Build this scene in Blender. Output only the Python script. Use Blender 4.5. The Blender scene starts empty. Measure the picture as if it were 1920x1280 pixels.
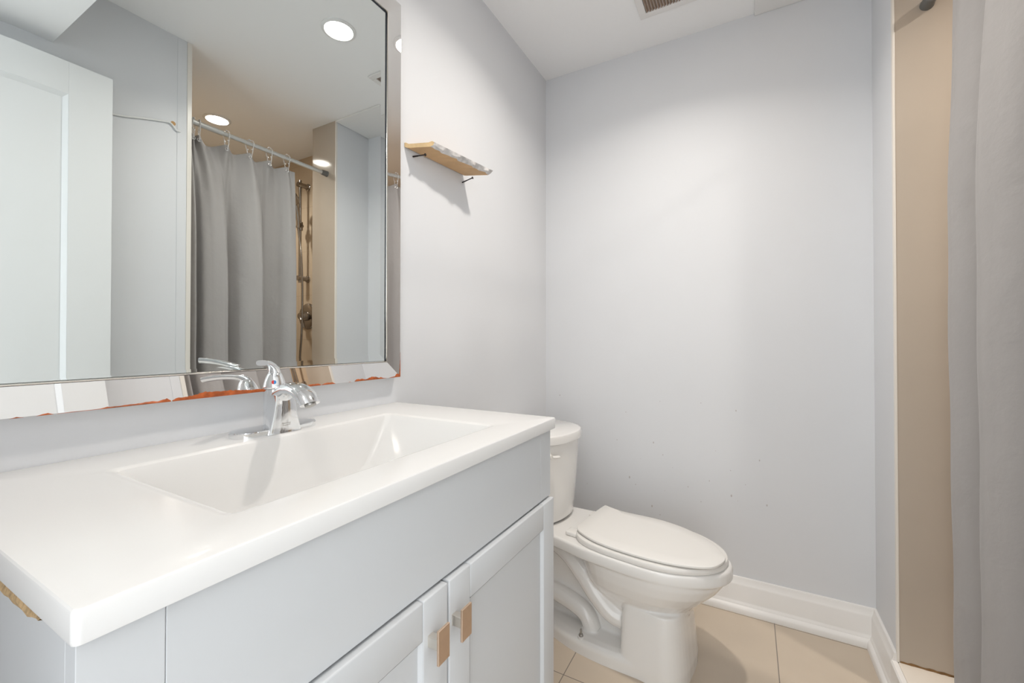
import bpy, bmesh, math, random
from mathutils import Vector, Matrix
from math import sin, cos, pi, radians as R

random.seed(4)
S = bpy.context.scene
COL = S.collection

# ------------------------------------------------------------------ camera, world, exposure
cd = bpy.data.cameras.new('camera')
cam = bpy.data.objects.new('camera', cd); COL.objects.link(cam)
cam.location = (0.8522, 0.0, 1.035)
cam.rotation_euler = (pi / 2 + 0.00933, 0, 0.49997)
cd.sensor_width = 36.0
cd.lens = 793.98 * 36.0 / 1920.0
cd.shift_x = -11.04 / 1920.0
cd.shift_y = -12.2 / 1920.0
cd.clip_start = 0.01
S.camera = cam

S.view_settings.view_transform = 'Standard'
S.view_settings.look = 'None'
S.view_settings.gamma = 1.0
S.view_settings.use_curve_mapping = False
S.view_settings.exposure = 0.45

WORLD_STRENGTH = 2.0
w = bpy.data.worlds.new('world'); S.world = w
w.use_nodes = True
bg = w.node_tree.nodes['Background']
bg.inputs[0].default_value = (0.93, 0.97, 1.0, 1)
bg.inputs[1].default_value = WORLD_STRENGTH

LAMP_COL = (1.0, 0.935, 0.86)

# ------------------------------------------------------------------ measures (metres)
H = 2.2754       # ceiling
YB = 1.8403      # back wall
XC = 1.224       # right wall
YW = 1.607       # end of the stub wall beside the shower
YL = 0.895       # near side of the shower opening
YD = -0.14       # doorway wall
XS = 2.35        # far wall of the shower
HC = 0.8624      # sink top
V0, V1 = 0.1012, 0.8632   # sink top along the wall
DC = 0.4765      # sink top depth
VC = (V0 + V1) / 2

# ------------------------------------------------------------------ materials
def srgb(r, g, b):
    f = lambda c: (c / 255 / 12.92) if c / 255 <= 0.04045 else ((c / 255 + 0.055) / 1.055) ** 2.4
    return (f(r), f(g), f(b), 1)

def mat(name, col, rough=0.5, metal=0.0, noise=0.0, nscale=30.0, bump=0.0, bscale=200.0, coat=0.0, spec=None, trans=0.0, ior=1.45):
    m = bpy.data.materials.new(name); m.use_nodes = True
    nt = m.node_tree; p = nt.nodes['Principled BSDF']
    if len(col) == 3: col = (*col, 1)
    p.inputs['Base Color'].default_value = col
    p.inputs['Roughness'].default_value = rough
    p.inputs['Metallic'].default_value = metal
    p.inputs['IOR'].default_value = ior
    if coat: p.inputs['Coat Weight'].default_value = coat; p.inputs['Coat Roughness'].default_value = 0.05
    if spec is not None: p.inputs['Specular IOR Level'].default_value = spec
    if trans: p.inputs['Transmission Weight'].default_value = trans
    if noise or bump:
        tc = nt.nodes.new('ShaderNodeTexCoord')
    if noise:
        n = nt.nodes.new('ShaderNodeTexNoise'); n.inputs['Scale'].default_value = nscale
        n.inputs['Detail'].default_value = 6
        nt.links.new(tc.outputs['Object'], n.inputs['Vector'])
        mx = nt.nodes.new('ShaderNodeMixRGB'); mx.blend_type = 'MULTIPLY'
        rmp = nt.nodes.new('ShaderNodeMapRange')
        rmp.inputs['From Min'].default_value = 0.3; rmp.inputs['From Max'].default_value = 0.7
        rmp.inputs['To Min'].default_value = 1 - noise; rmp.inputs['To Max'].default_value = 1.0
        nt.links.new(n.outputs['Fac'], rmp.inputs['Value'])
        mx.inputs[0].default_value = 1; mx.inputs[1].default_value = col
        nt.links.new(rmp.outputs[0], mx.inputs[2])
        nt.links.new(mx.outputs[0], p.inputs['Base Color'])
    if bump:
        n2 = nt.nodes.new('ShaderNodeTexNoise'); n2.inputs['Scale'].default_value = bscale
        n2.inputs['Detail'].default_value = 4
        nt.links.new(tc.outputs['Object'], n2.inputs['Vector'])
        b = nt.nodes.new('ShaderNodeBump'); b.inputs['Strength'].default_value = bump
        b.inputs['Distance'].default_value = 0.002
        nt.links.new(n2.outputs['Fac'], b.inputs['Height'])
        nt.links.new(b.outputs[0], p.inputs['Normal'])
    return m

def grid_mat(name, col, grout, size, origin, axes, width=0.003, rough=0.3, noise=0.06, nscale=6.0):
    """tiles laid on a world-anchored grid; axes e.g. 'XY'"""
    m = mat(name, col, rough, noise=noise, nscale=nscale)
    nt = m.node_tree; p = nt.nodes['Principled BSDF']
    src = p.inputs['Base Color'].links[0].from_socket
    g = nt.nodes.new('ShaderNodeNewGeometry'); sp = nt.nodes.new('ShaderNodeSeparateXYZ')
    nt.links.new(g.outputs['Position'], sp.inputs[0])
    last = None
    for a, sz, o in zip(axes, size, origin):
        s1 = nt.nodes.new('ShaderNodeMath'); s1.operation = 'SUBTRACT'; s1.inputs[1].default_value = o - width / 2
        nt.links.new(sp.outputs[a], s1.inputs[0])
        s2 = nt.nodes.new('ShaderNodeMath'); s2.operation = 'FLOORED_MODULO'; s2.inputs[1].default_value = sz
        nt.links.new(s1.outputs[0], s2.inputs[0])
        s3 = nt.nodes.new('ShaderNodeMath'); s3.operation = 'LESS_THAN'; s3.inputs[1].default_value = width
        nt.links.new(s2.outputs[0], s3.inputs[0])
        if last is None: last = s3
        else:
            mx = nt.nodes.new('ShaderNodeMath'); mx.operation = 'MAXIMUM'
            nt.links.new(last.outputs[0], mx.inputs[0]); nt.links.new(s3.outputs[0], mx.inputs[1]); last = mx
    mix = nt.nodes.new('ShaderNodeMixRGB'); mix.inputs[2].default_value = (*grout[:3], 1)
    nt.links.new(last.outputs[0], mix.inputs[0]); nt.links.new(src, mix.inputs[1])
    nt.links.new(mix.outputs[0], p.inputs['Base Color'])
    return m

def emit_mat(name, col, strength):
    m = bpy.data.materials.new(name); m.use_nodes = True
    nt = m.node_tree; nt.nodes.clear()
    e = nt.nodes.new('ShaderNodeEmission'); o = nt.nodes.new('ShaderNodeOutputMaterial')
    e.inputs[0].default_value = (*col, 1); e.inputs[1].default_value = strength
    nt.links.new(e.outputs[0], o.inputs[0]); return m

M = dict(
    wall=mat('wall_paint', (0.725, 0.735, 0.755), 0.55, noise=0.025, nscale=2.0, bump=0.05, bscale=260),
    ceil=mat('ceiling_paint', (0.90, 0.90, 0.90), 0.7),
    trim=mat('trim_paint', (0.86, 0.84, 0.815), 0.35, noise=0.03, nscale=8),
    tile=grid_mat('floor_tile', (0.605, 0.51, 0.405), (0.22, 0.19, 0.16), (0.583, 0.583), (0.345, 1.222), 'XY', 0.0028, 0.33, 0.07, 5),
    stile=grid_mat('shower_tile', (0.55, 0.44, 0.325), (0.42, 0.34, 0.25), (0.60, 0.30), (1.30, 0.13), 'XZ', 0.0022, 0.22, 0.05, 3),
    stile_y=grid_mat('shower_tile_side', (0.55, 0.44, 0.325), (0.42, 0.34, 0.25), (0.60, 0.30), (0.20, 0.13), 'YZ', 0.0022, 0.22, 0.05, 3),
    stub=mat('stub_tile', (0.50, 0.435, 0.365), 0.09, noise=0.06, nscale=4, bump=0.03, bscale=6, spec=0.25),
    edge=mat('tile_edge_strip', (0.78, 0.74, 0.68), 0.3),
    tray=mat('tray_acrylic', (0.80, 0.74, 0.66), 0.3),
    rustbrown=mat('brown_sealant', (0.26, 0.14, 0.05), 0.6, noise=0.5, nscale=60),
    door=mat('door_paint', (0.82, 0.83, 0.83), 0.35),
    cab=mat('cabinet_paint', (0.625, 0.638, 0.65), 0.38, noise=0.015, nscale=4),
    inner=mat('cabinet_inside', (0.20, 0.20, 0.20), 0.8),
    sink=mat('sink_top_resin', (0.785, 0.775, 0.76), 0.24, coat=0.15),
    chip=mat('particle_board', (0.72, 0.50, 0.27), 0.9, noise=0.5, nscale=140, bump=0.9, bscale=180),
    china=mat('vitreous_china', (0.87, 0.85, 0.82), 0.09, coat=0.5),
    seat=mat('seat_plastic', (0.87, 0.845, 0.805), 0.22),
    chrome=mat('chrome', (0.86, 0.87, 0.88), 0.06, 1.0),
    chrome2=mat('shower_chrome', (0.36, 0.33, 0.30), 0.16, 1.0),
    nickel=mat('champagne_metal', (0.74, 0.56, 0.42), 0.36, 1.0, noise=0.06, nscale=90),
    nickel2=mat('pale_nickel', (0.74, 0.70, 0.64), 0.3, 1.0),
    mirror=mat('mirror_glass', (0.81, 0.85, 0.845), 0.0, 1.0),
    frame=mat('mirrored_frame', (0.90, 0.89, 0.88), 0.012, 1.0),
    bead=mat('frame_bead', (0.80, 0.76, 0.70), 0.15, 1.0),
    dark=mat('dark_reflection', (0.02, 0.03, 0.05), 0.5),
    rust=mat('rusty_backing', (0.56, 0.13, 0.03), 0.35, noise=0.55, nscale=90, bump=0.5, bscale=120),
    wood=mat('pine_board', (0.66, 0.42, 0.22), 0.6, noise=0.18, nscale=14, bump=0.1, bscale=60),
    woodend=mat('pine_end_grain', (0.78, 0.56, 0.30), 0.6, noise=0.2, nscale=60),
    bark=mat('weathered_edge', (0.80, 0.77, 0.75), 0.8, noise=0.4, nscale=55, bump=0.7, bscale=70),
    screw=mat('black_screw', (0.035, 0.03, 0.03), 0.4, 0.6),
    steel=mat('steel_bolt', (0.42, 0.41, 0.39), 0.3, 1.0),
    rod=mat('painted_rod', (0.60, 0.60, 0.58), 0.3, 0.6),
    rubber=mat('grey_rubber', (0.16, 0.16, 0.155), 0.6),
    clear=mat('clear_plastic', (0.95, 0.94, 0.93), 0.08, trans=0.55, ior=1.46),
    eyelet=mat('eyelet_metal', (0.86, 0.84, 0.82), 0.2, 1.0),
    vent=mat('vent_plastic', (0.78, 0.765, 0.75), 0.5),
    ventin=mat('vent_louver', (0.34, 0.25, 0.19), 0.7),
    panel=mat('panel_paint', (0.80, 0.795, 0.785), 0.6),
    cable=mat('white_cable', (0.80, 0.80, 0.79), 0.4),
    red=mat('red_dot', (0.75, 0.03, 0.03), 0.4),
    blue=mat('blue_dot', (0.05, 0.28, 0.65), 0.4),
    engrave=mat('engraved_mark', (0.52, 0.49, 0.46), 0.35, 1.0),
    brown=mat('exposed_plaster', (0.55, 0.33, 0.15), 0.9),
)

def fabric_mat():
    m = bpy.data.materials.new('curtain_fabric'); m.use_nodes = True
    nt = m.node_tree; p = nt.nodes['Principled BSDF']
    p.inputs['Base Color'].default_value = (0.43, 0.41, 0.40, 1)
    p.inputs['Roughness'].default_value = 0.62
    p.inputs['Sheen Weight'].default_value = 0.15
    tc = nt.nodes.new('ShaderNodeTexCoord'); mp = nt.nodes.new('ShaderNodeMapping')
    mp.inputs['Scale'].default_value = (8, 8, 7)
    nt.links.new(tc.outputs['Object'], mp.inputs[0])
    n = nt.nodes.new('ShaderNodeTexNoise'); n.inputs['Scale'].default_value = 2.2; n.inputs['Detail'].default_value = 5
    n.inputs['Distortion'].default_value = 0.15
    nt.links.new(mp.outputs[0], n.inputs['Vector'])
    b = nt.nodes.new('ShaderNodeBump'); b.inputs['Strength'].default_value = 0.5; b.inputs['Distance'].default_value = 0.008
    nt.links.new(n.outputs['Fac'], b.inputs['Height']); nt.links.new(b.outputs[0], p.inputs['Normal'])
    tr = nt.nodes.new('ShaderNodeBsdfTranslucent'); tr.inputs[0].default_value = (0.40, 0.36, 0.33, 1)
    mx = nt.nodes.new('ShaderNodeMixShader'); mx.inputs[0].default_value = 0.12
    out = nt.nodes['Material Output']
    nt.links.new(p.outputs[0], mx.inputs[1]); nt.links.new(tr.outputs[0], mx.inputs[2])
    nt.links.new(mx.outputs[0], out.inputs[0])
    return m
M['fabric'] = fabric_mat()

def scuffed_wall():
    # the same paint with small scuffs and chips low on the wall, above the toilet
    m = M['wall'].copy(); m.name = 'scuffed_wall_paint'; nt = m.node_tree; p = nt.nodes['Principled BSDF']
    src = p.inputs['Base Color'].links[0].from_socket
    tc = nt.nodes.new('ShaderNodeTexCoord'); sp = nt.nodes.new('ShaderNodeSeparateXYZ'); nt.links.new(tc.outputs['Object'], sp.inputs[0])
    v = nt.nodes.new('ShaderNodeTexVoronoi'); v.inputs['Scale'].default_value = 17.0; v.voronoi_dimensions = '2D'; v.inputs['Randomness'].default_value = 1.0
    mp = nt.nodes.new('ShaderNodeMapping'); mp.inputs['Scale'].default_value = (1, 0.55, 1); mp.inputs['Rotation'].default_value = (0, 0, 0.5)
    cb = nt.nodes.new('ShaderNodeCombineXYZ'); nt.links.new(sp.outputs[0], cb.inputs[0]); nt.links.new(sp.outputs[2], cb.inputs[1])
    nt.links.new(cb.outputs[0], mp.inputs[0]); nt.links.new(mp.outputs[0], v.inputs['Vector'])
    def math_(op, a, b):
        n = nt.nodes.new('ShaderNodeMath'); n.operation = op
        for k, q in enumerate((a, b)):
            if isinstance(q, (int, float)): n.inputs[k].default_value = q
            else: nt.links.new(q, n.inputs[k])
        return n.outputs[0]
    sc_ = nt.nodes.new('ShaderNodeSeparateColor'); nt.links.new(v.outputs['Color'], sc_.inputs[0])
    size = math_('MULTIPLY', sc_.outputs[0], 0.055)
    spot = math_('LESS_THAN', v.outputs['Distance'], size)
    keep = math_('GREATER_THAN', sc_.outputs[1], 0.62)
    zz = math_('MULTIPLY', math_('GREATER_THAN', sp.outputs[2], 0.28), math_('LESS_THAN', sp.outputs[2], 0.78))
    xx = math_('LESS_THAN', sp.outputs[0], 0.95)
    fac = math_('MULTIPLY', math_('MULTIPLY', spot, keep), math_('MULTIPLY', zz, xx))
    fac = math_('MULTIPLY', fac, 0.55)
    mx = nt.nodes.new('ShaderNodeMixRGB'); mx.inputs[2].default_value = (0.36, 0.30, 0.27, 1)
    nt.links.new(fac, mx.inputs[0]); nt.links.new(src, mx.inputs[1]); nt.links.new(mx.outputs[0], p.inputs['Base Color'])
    return m

# ------------------------------------------------------------------ helpers
def tag(o, label=None, cat=None, group=None, kind=None):
    if label: o['label'] = label
    if cat: o['category'] = cat
    if group: o['group'] = group
    if kind: o['kind'] = kind
    return o

def empty(name, loc=(0, 0, 0), rz=0.0):
    o = bpy.data.objects.new(name, None); COL.objects.link(o)
    o.location = loc; o.rotation_euler = (0, 0, rz); o.empty_display_size = 0.05
    return o

class MB:
    def __init__(s): s.bm = bmesh.new(); s.mi = 0
    def faces(s, vs, fs):
        v = [s.bm.verts.new(p) for p in vs]
        out = []
        for f in fs:
            try:
                q = s.bm.faces.new([v[i] for i in f]); q.material_index = s.mi; out.append(q)
            except ValueError: pass
        return v, out
    def box(s, a, b, bev=0.0, seg=2):
        x0, y0, z0 = a; x1, y1, z1 = b
        v, f = s.faces([(x0, y0, z0), (x1, y0, z0), (x1, y1, z0), (x0, y1, z0), (x0, y0, z1), (x1, y0, z1), (x1, y1, z1), (x0, y1, z1)],
                       [(0, 3, 2, 1), (4, 5, 6, 7), (0, 1, 5, 4), (1, 2, 6, 5), (2, 3, 7, 6), (3, 0, 4, 7)])
        if bev:
            ed = {e for q in f for e in q.edges}
            r = bmesh.ops.bevel(s.bm, geom=list(ed), offset=bev, segments=seg, affect='EDGES', profile=0.5)
            for q in r['faces']: q.material_index = s.mi
        return s
    def loft(s, rings, cap0=True, cap1=True, closed=True):
        n = len(rings[0]); vs = [[s.bm.verts.new(p) for p in r] for r in rings]
        for i in range(len(rings) - 1):
            for j in range(n if closed else n - 1):
                k = (j + 1) % n
                try:
                    q = s.bm.faces.new([vs[i][j], vs[i][k], vs[i + 1][k], vs[i + 1][j]]); q.material_index = s.mi
                except ValueError: pass
        if cap0: s.bm.faces.new(list(reversed(vs[0]))).material_index = s.mi
        if cap1: s.bm.faces.new(vs[-1]).material_index = s.mi
        return s
    def tube(s, path, r, n=12, ends=True, flat=None, up=None, e=2.0):
        """path of points, r a radius or a list; flat=(a,b) scales the section along side/normal"""
        q_ = lambda v: math.copysign(abs(v) ** (2 / e), v)
        P = [Vector(p) for p in path]; rr = r if isinstance(r, (list, tuple)) else [r] * len(P)
        rings = []; prev = Vector(up) if up else None
        for i, p in enumerate(P):
            t = (P[min(i + 1, len(P) - 1)] - P[max(i - 1, 0)]).normalized()
            if prev is None:
                prev = Vector((0, 0, 1)) if abs(t.z) < 0.9 else Vector((1, 0, 0))
            nrm = (prev - t * prev.dot(t)).normalized(); side = t.cross(nrm); prev = nrm
            fl = flat[i] if isinstance(flat, list) else (flat or (1, 1))
            rings.append([p + side * (q_(cos(2 * pi * k / n)) * rr[i] * fl[0]) + nrm * (q_(sin(2 * pi * k / n)) * rr[i] * fl[1]) for k in range(n)])
        return s.loft(rings, ends, ends)
    def cyl(s, a, b, r, r2=None, n=24):
        return s.tube([a, b], [r, r if r2 is None else r2], n)
    def lathe(s, prof, c, axis='Z', n=32):
        """prof: (radius, height) list along the axis from c"""
        rings = []
        for r, h in prof:
            ring = []
            for k in range(n):
                a = 2 * pi * k / n; u, v = r * cos(a), r * sin(a)
                if axis == 'Z': ring.append((c[0] + u, c[1] + v, c[2] + h))
                elif axis == 'Y': ring.append((c[0] + v, c[1] + h, c[2] + u))
                else: ring.append((c[0] + h, c[1] + u, c[2] + v))
            rings.append(ring)
        return s.loft(rings)
    def build(s, name, mats, parent=None, smooth=False, angle=40, bevel=0.0):
        bmesh.ops.recalc_face_normals(s.bm, faces=s.bm.faces)
        me = bpy.data.meshes.new(name); s.bm.to_mesh(me); s.bm.free()
        for m in (mats if isinstance(mats, (list, tuple)) else [mats]): me.materials.append(m)
        o = bpy.data.objects.new(name, me); COL.objects.link(o)
        if parent is not None: o.parent = parent
        if smooth:
            me.shade_smooth()
            me.set_sharp_from_angle(angle=R(angle))
        if bevel:
            b = o.modifiers.new('bevel', 'BEVEL'); b.width = bevel; b.segments = 2; b.limit_method = 'ANGLE'
        return o

def struct(name, mb, m, **k):
    o = mb.build(name, m, **k); o['kind'] = 'structure'; return o

def spline(pts, n=8):
    """Catmull-Rom through pts"""
    P = [Vector(p) for p in pts]; out = []
    for i in range(len(P) - 1):
        p0, p1, p2, p3 = P[max(i - 1, 0)], P[i], P[i + 1], P[min(i + 2, len(P) - 1)]
        for k in range(n):
            t = k / n
            out.append(0.5 * ((2 * p1) + (p2 - p0) * t + (2 * p0 - 5 * p1 + 4 * p2 - p3) * t * t + (3 * p1 - p0 - 3 * p2 + p3) * t ** 3))
    out.append(P[-1]); return out

def rrect(x0, y0, x1, y1, r, z, n=6):
    pts = []
    for cx, cy, a0 in ((x1 - r, y1 - r, 0), (x0 + r, y1 - r, 90), (x0 + r, y0 + r, 180), (x1 - r, y0 + r, 270)):
        for k in range(n + 1):
            a = R(a0 + 90 * k / n); pts.append((cx + r * cos(a), cy + r * sin(a), z))
    return pts

def lerp(a, b, t): return a + (b - a) * t

# ================================================================== SETTING
struct('floor_hall', MB().box((-0.6, -1.8, -0.08), (1.9, YD - 0.1, 0.0)), M['ceil'])  # unseen hall floor, made pale to bounce light up through the doorway
struct('floor', MB().box((-0.1, YD - 0.1, -0.08), (1.224, YB + 0.1, 0.0)), M['tile'])
struct('ceiling', MB().box((-0.1, YD - 0.1, H), (XS + 0.1, YB + 0.1, H + 0.08)), M['ceil'])
struct('wall_left', MB().box((-0.1, YD - 0.1, 0), (0, YB + 0.1, H)), M['wall'])
struct('wall_back', MB().box((0, YB, 0), (XC + 0.12, YB + 0.1, H)), scuffed_wall())
struct('wall_right', MB().box((XC, YD - 0.1, 0), (XC + 0.10, YL, H)), M['wall'])
# stub wall between the toilet corner and the shower: painted side, tiled end
mb = MB().box((XC, YW + 0.004, 0), (XC + 0.20, YB, H))
struct('wall_stub', mb, M['wall'])
struct('wall_stub_tile', MB().box((XC + 0.004, YW, 0.103), (XC + 0.204, YW + 0.008, H)), M['stub'])
struct('wall_shower_back', MB().box((XC + 0.12, YB - 0.001, 0), (XS + 0.1, YB + 0.1, H)), M['stile'])
struct('wall_shower_far', MB().box((XS, YL - 0.1, 0), (XS + 0.1, YB, H)), M['stile_y'])
struct('wall_shower_side', MB().box((XC + 0.10, YL - 0.09, 0), (XS, YL, H)), M['stile'])
# unseen wall behind the camera, open doorway narrowed to shade the cabinet side
mb = MB().box((0, YD - 0.1, 0), (0.53, YD, H)); mb.box((0.53, YD - 0.1, 2.0), (1.19, YD, H)); mb.box((1.19, YD - 0.1, 0), (XC, YD, H))
struct('wall_front', mb, M['wall'])
struct('ceiling_bulkhead', MB().box((0, YD, 2.035), (XC, 0.493, H)), M['ceil'])
# edge strips of the shower opening
mb = MB().box((XC - 0.004, YL - 0.014, 0.0), (XC + 0.10, YL + 0.003, H), 0.001)
struct('trim_1', mb, M['edge'])
struct('trim_2', MB().box((XC - 0.0015, YW - 0.002, 0.103), (XC + 0.0045, YW + 0.010, H), 0.001), M['edge'])
mb = MB().box((XC - 0.0015, YL - 0.048, 0.126), (XC, YL - 0.014, H - 0.002), 0.0007)
struct('trim_3', mb, M['wall'])

PROF = [(0, 0), (.031, 0), (.031, .016), (.0285, .022), (.024, .026), (.0205, .028), (.0195, .033), (.017, .037), (.0155, .041), (.0155, .098), (.0135, .104), (.010, .110), (.0085, .118), (.007, .1245), (.004, .126), (0, .126)]
def base_run(name, pts, inward, prof=PROF):
    """pts: wall points; the profile grows to the side given by inward (list of inward vectors at each point, mitred)"""
    mb = MB(); rings = []
    for p, d in zip(pts, inward):
        rings.append([(p[0] + d[0] * a, p[1] + d[1] * a, b) for a, b in prof])
    mb.loft(rings); return struct(name, mb, M['trim'], smooth=True, angle=30)
base_run('baseboard_back', [(0.0, YB), (XC, YB)], [(0, -1), (-1, -1)])
base_run('baseboard_right', [(XC, YB), (XC, YW)], [(-1, -1), (-1, 0)])
CURB = [q for q in PROF if q[1] < 0.09] + [(.0155, .098), (.012, .103), (0, .103)]
base_run('baseboard_shower', [(XC, YW), (XC, YL)], [(-1, 0), (-1, 0)], CURB)
base_run('baseboard_side', [(XC, YL - 0.014), (XC, 0.0)], [(-1, 0), (-1, 0)])

# shower tray with raised threshold
t = tag(empty('shower_tray', (XC, YL, 0)), 'beige shower tray with raised threshold behind the grey curtain', 'shower tray')
mb = MB()
mb.box((0.0, 0.003, 0.0), (0.22, YB - YL - 0.003, 0.103), 0.006)
mb.box((0.221, 0.003, 0.0), (XS - XC - 0.003, YB - YL - 0.003, 0.05), 0.004)
mb.build('tray_body', M['tray'], t, smooth=True)
mb = MB(); n = 26; vs = []
for i in range(n):
    x = 0.006 + 0.196 * i / (n - 1); hh = 0.0035 + 0.0035 * random.random()
    vs += [(x, YW - YL - 0.0015 - 0.002 * random.random(), 0.1032), (x, YW - YL - 0.0005, 0.103 + hh)]
mb.faces(vs, [(2 * i, 2 * i + 2, 2 * i + 3, 2 * i + 1) for i in range(n - 1)])
mb.build('sealant_line', M['rustbrown'], t)['label'] = 'brown stained sealant along the stub wall'

# door, open against the right wall
dr = tag(empty('door_1', (1.15, -0.12, 0.0)), 'white panelled door standing open against the right wall', 'door', kind='structure')
dw, dz0, dz1 = 0.744, 0.012, 1.957
mb = MB()
mb.box((0.0125, 0.0, dz0), (0.035, dw, dz1)); mb.box((0.008, 0.0, dz0), (0.0125, 0.111, dz1)); mb.box((0.008, dw - 0.111, dz0), (0.0125, dw, dz1)); mb.box((0.008, 0.111, dz1 - 0.108), (0.0125, dw - 0.111, dz1)); mb.box((0.008, 0.111, dz0), (0.0125, dw - 0.111, 0.20))
for a, b in (((0, 0, dz0), (0.008, 0.111, dz1)), ((0, dw - 0.111, dz0), (0.008, dw, dz1)), ((0, 0.111, dz1 - 0.108), (0.008, dw - 0.111, dz1)), ((0, 0.111, dz0), (0.008, dw - 0.111, 0.20))):
    mb.box(a, b)
# sloping moulding around the panel
y0, y1, z0, z1 = 0.111, dw - 0.111, 0.20, dz1 - 0.108
o_ = [(0, y0, z0), (0, y1, z0), (0, y1, z1), (0, y0, z1)]; g = 0.012
i_ = [(0.0123, y0 + g, z0 + g), (0.0123, y1 - g, z0 + g), (0.0123, y1 - g, z1 - g), (0.0123, y0 + g, z1 - g)]
mb.faces(o_ + i_, [(k, (k + 1) % 4, 4 + (k + 1) % 4, 4 + k) for k in range(4)])
mb.build('door_leaf', M['door'], dr, bevel=0.0008)
mb = MB(); mb.lathe([(0.026, 0.0), (0.026, -0.006), (0.012, -0.010), (0.011, -0.030), (0.024, -0.040), (0.027, -0.052), (0.020, -0.062), (0.004, -0.066)], (0, dw - 0.06, 0.87), 'X')
mb.build('door_knob', M['nickel2'], dr, smooth=True)

# ================================================================== CEILING FITTINGS
def ceiling_light(x, y, z, label, power):
    t = tag(empty('ceiling_light', (x, y, z)), label, 'ceiling light', 'recessed LED ceiling lights')
    MB().lathe([(0.066, 0.0), (0.066, -0.003), (0.062, -0.006), (0.054, -0.007), (0.053, -0.004), (0.053, 0.0)], (0, 0, 0), n=40).build('trim_ring', M['panel'], t, smooth=True)
    MB().lathe([(0.0525, -0.001), (0.0525, -0.0045), (0.001, -0.005)], (0, 0, 0), n=40).build('lens', emit_mat('led_lens', LAMP_COL, 48.0), t)
    ld = bpy.data.lights.new('lamp_beam', 'AREA'); ld.shape = 'DISK'; ld.size = 0.08; ld.energy = power; ld.color = LAMP_COL; ld.spread = R(140)
    lo = bpy.data.objects.new('lamp_beam', ld); COL.objects.link(lo); lo.parent = t; lo.location = (0, 0, -0.008)
ceiling_light(0.608, 1.137, H, 'round white recessed light in the ceiling above the toilet', 4.9)
ceiling_light(1.80, 1.275, H, 'round recessed light in the shower ceiling behind the curtain rod', 5.0)
ceiling_light(0.50, 0.02, 2.035, 'round recessed light in the low white bulkhead by the door', 0.2)

t = tag(empty('ceiling_vent', (0.615, 1.53, H)), 'square white exhaust vent with dark louvers in the ceiling', 'vent')
mb = MB(); a = 0.126; b = 0.100
for p, q in (((-a, -a), (a, -b)), ((-a, b), (a, a)), ((-a, -b), (-b, b)), ((b, -b), (a, b))):
    mb.box((p[0], p[1], -0.009), (q[0], q[1], 0))
mb.build('vent_frame', M['vent'], t, bevel=0.002)
mb = MB(); k = -b + 0.004
while k < b:
    mb.faces([(k, -b, -0.0075), (k, b, -0.0075), (k + 0.0062, b, -0.001), (k + 0.0062, -b, -0.001)], [(0, 1, 2, 3)])
    mb.box((k - 0.0012, -b, -0.008), (k + 0.0012, b, -0.0055)); k += 0.0105
mb.build('vent_grille', M['ventin'], t)['label'] = 'brown louvers'

t = MB().box((0.875, 1.602, H - 0.010), (XC - 0.004, YB - 0.001, H - 0.0005), 0.0015).build('access_panel', M['panel'])
tag(t, 'flat white access panel on the ceiling along the back wall', 'panel')

# ================================================================== WALL CABLE
pts = [(0.30, 1.80), (0.45, 1.822), (0.648, 1.862), (0.70, 1.876), (0.737, 1.888), (0.78, 1.900), (0.815, 1.909), (0.828, 1.905), (0.838, 1.893), (0.846, 1.887), (0.857, 1.887)]
mb = MB().tube(spline([(XC - 0.005, y, z) for y, z in pts], 6), 0.0034, 8)
c = tag(mb.build('wall_cable', M['cable'], smooth=True), 'thin white cable running across the right wall behind the door', 'cable')
mb = MB().lathe([(0.009, 0.0), (0.0085, -0.001), (0.003, -0.0012)], (XC, 0.834, 1.913), 'X', 9)
mb.build('plaster_chip', M['brown'], c)

# ================================================================== MIRROR
t = tag(empty('wall_mirror', (0, 0.487, 0.93)), 'large mirror in a mirrored frame with rusty peeling lower edge', 'mirror')
GX = 0.010
GY0, GY1, GZ0, GZ1 = 0.147, 0.8105, 0.9775, 1.900
OY0, OY1, OZ0, OZ1 = 0.102, 0.8545, 0.9325, 1.946
OX, IX = 0.0228, 0.0145
def L(p): return (p[0], p[1] - 0.487, p[2] - 0.93)
mb = MB(); bw = 0.016
# narrow cut edge of the glass, a little steeper on the right
bdR, bdO = 0.0007, 0.0001
o4 = [(GX + bdO, GY0, GZ0), (GX + bdR, GY1, GZ0), (GX + bdR, GY1, GZ1), (GX + bdO, GY0, GZ1)]
i4 = [(GX, GY0 + bw, GZ0 + bw), (GX, GY1 - bw, GZ0 + bw), (GX, GY1 - bw, GZ1 - bw), (GX, GY0 + bw, GZ1 - bw)]
bk = [(0.003, p[1], p[2]) for p in o4]
V = [L(p) for p in o4 + i4 + bk]
mb.faces(V, [(4, 5, 6, 7)] + [(k, (k + 1) % 4, 4 + (k + 1) % 4, 4 + k) for k in range(4)] + [(k, 8 + k, 8 + (k + 1) % 4, (k + 1) % 4) for k in range(4)] + [(11, 10, 9, 8)])
mb.build('mirror_pane', M['mirror'], t)
bdw = 0.004
def ringp(x, m):   # corners of a rectangle grown outward from the glass by m (0..1 -> glass..outer)
    return (x, m)
oc = [(OY0, OZ0), (OY1, OZ0), (OY1, OZ1), (OY0, OZ1)]
ic = [(GY0, GZ0), (GY1, GZ0), (GY1, GZ1), (GY0, GZ1)]
def cc(k, f): return (lerp(ic[k][0], oc[k][0], f), lerp(ic[k][1], oc[k][1], f))
f0 = bdw / 0.045
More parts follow.
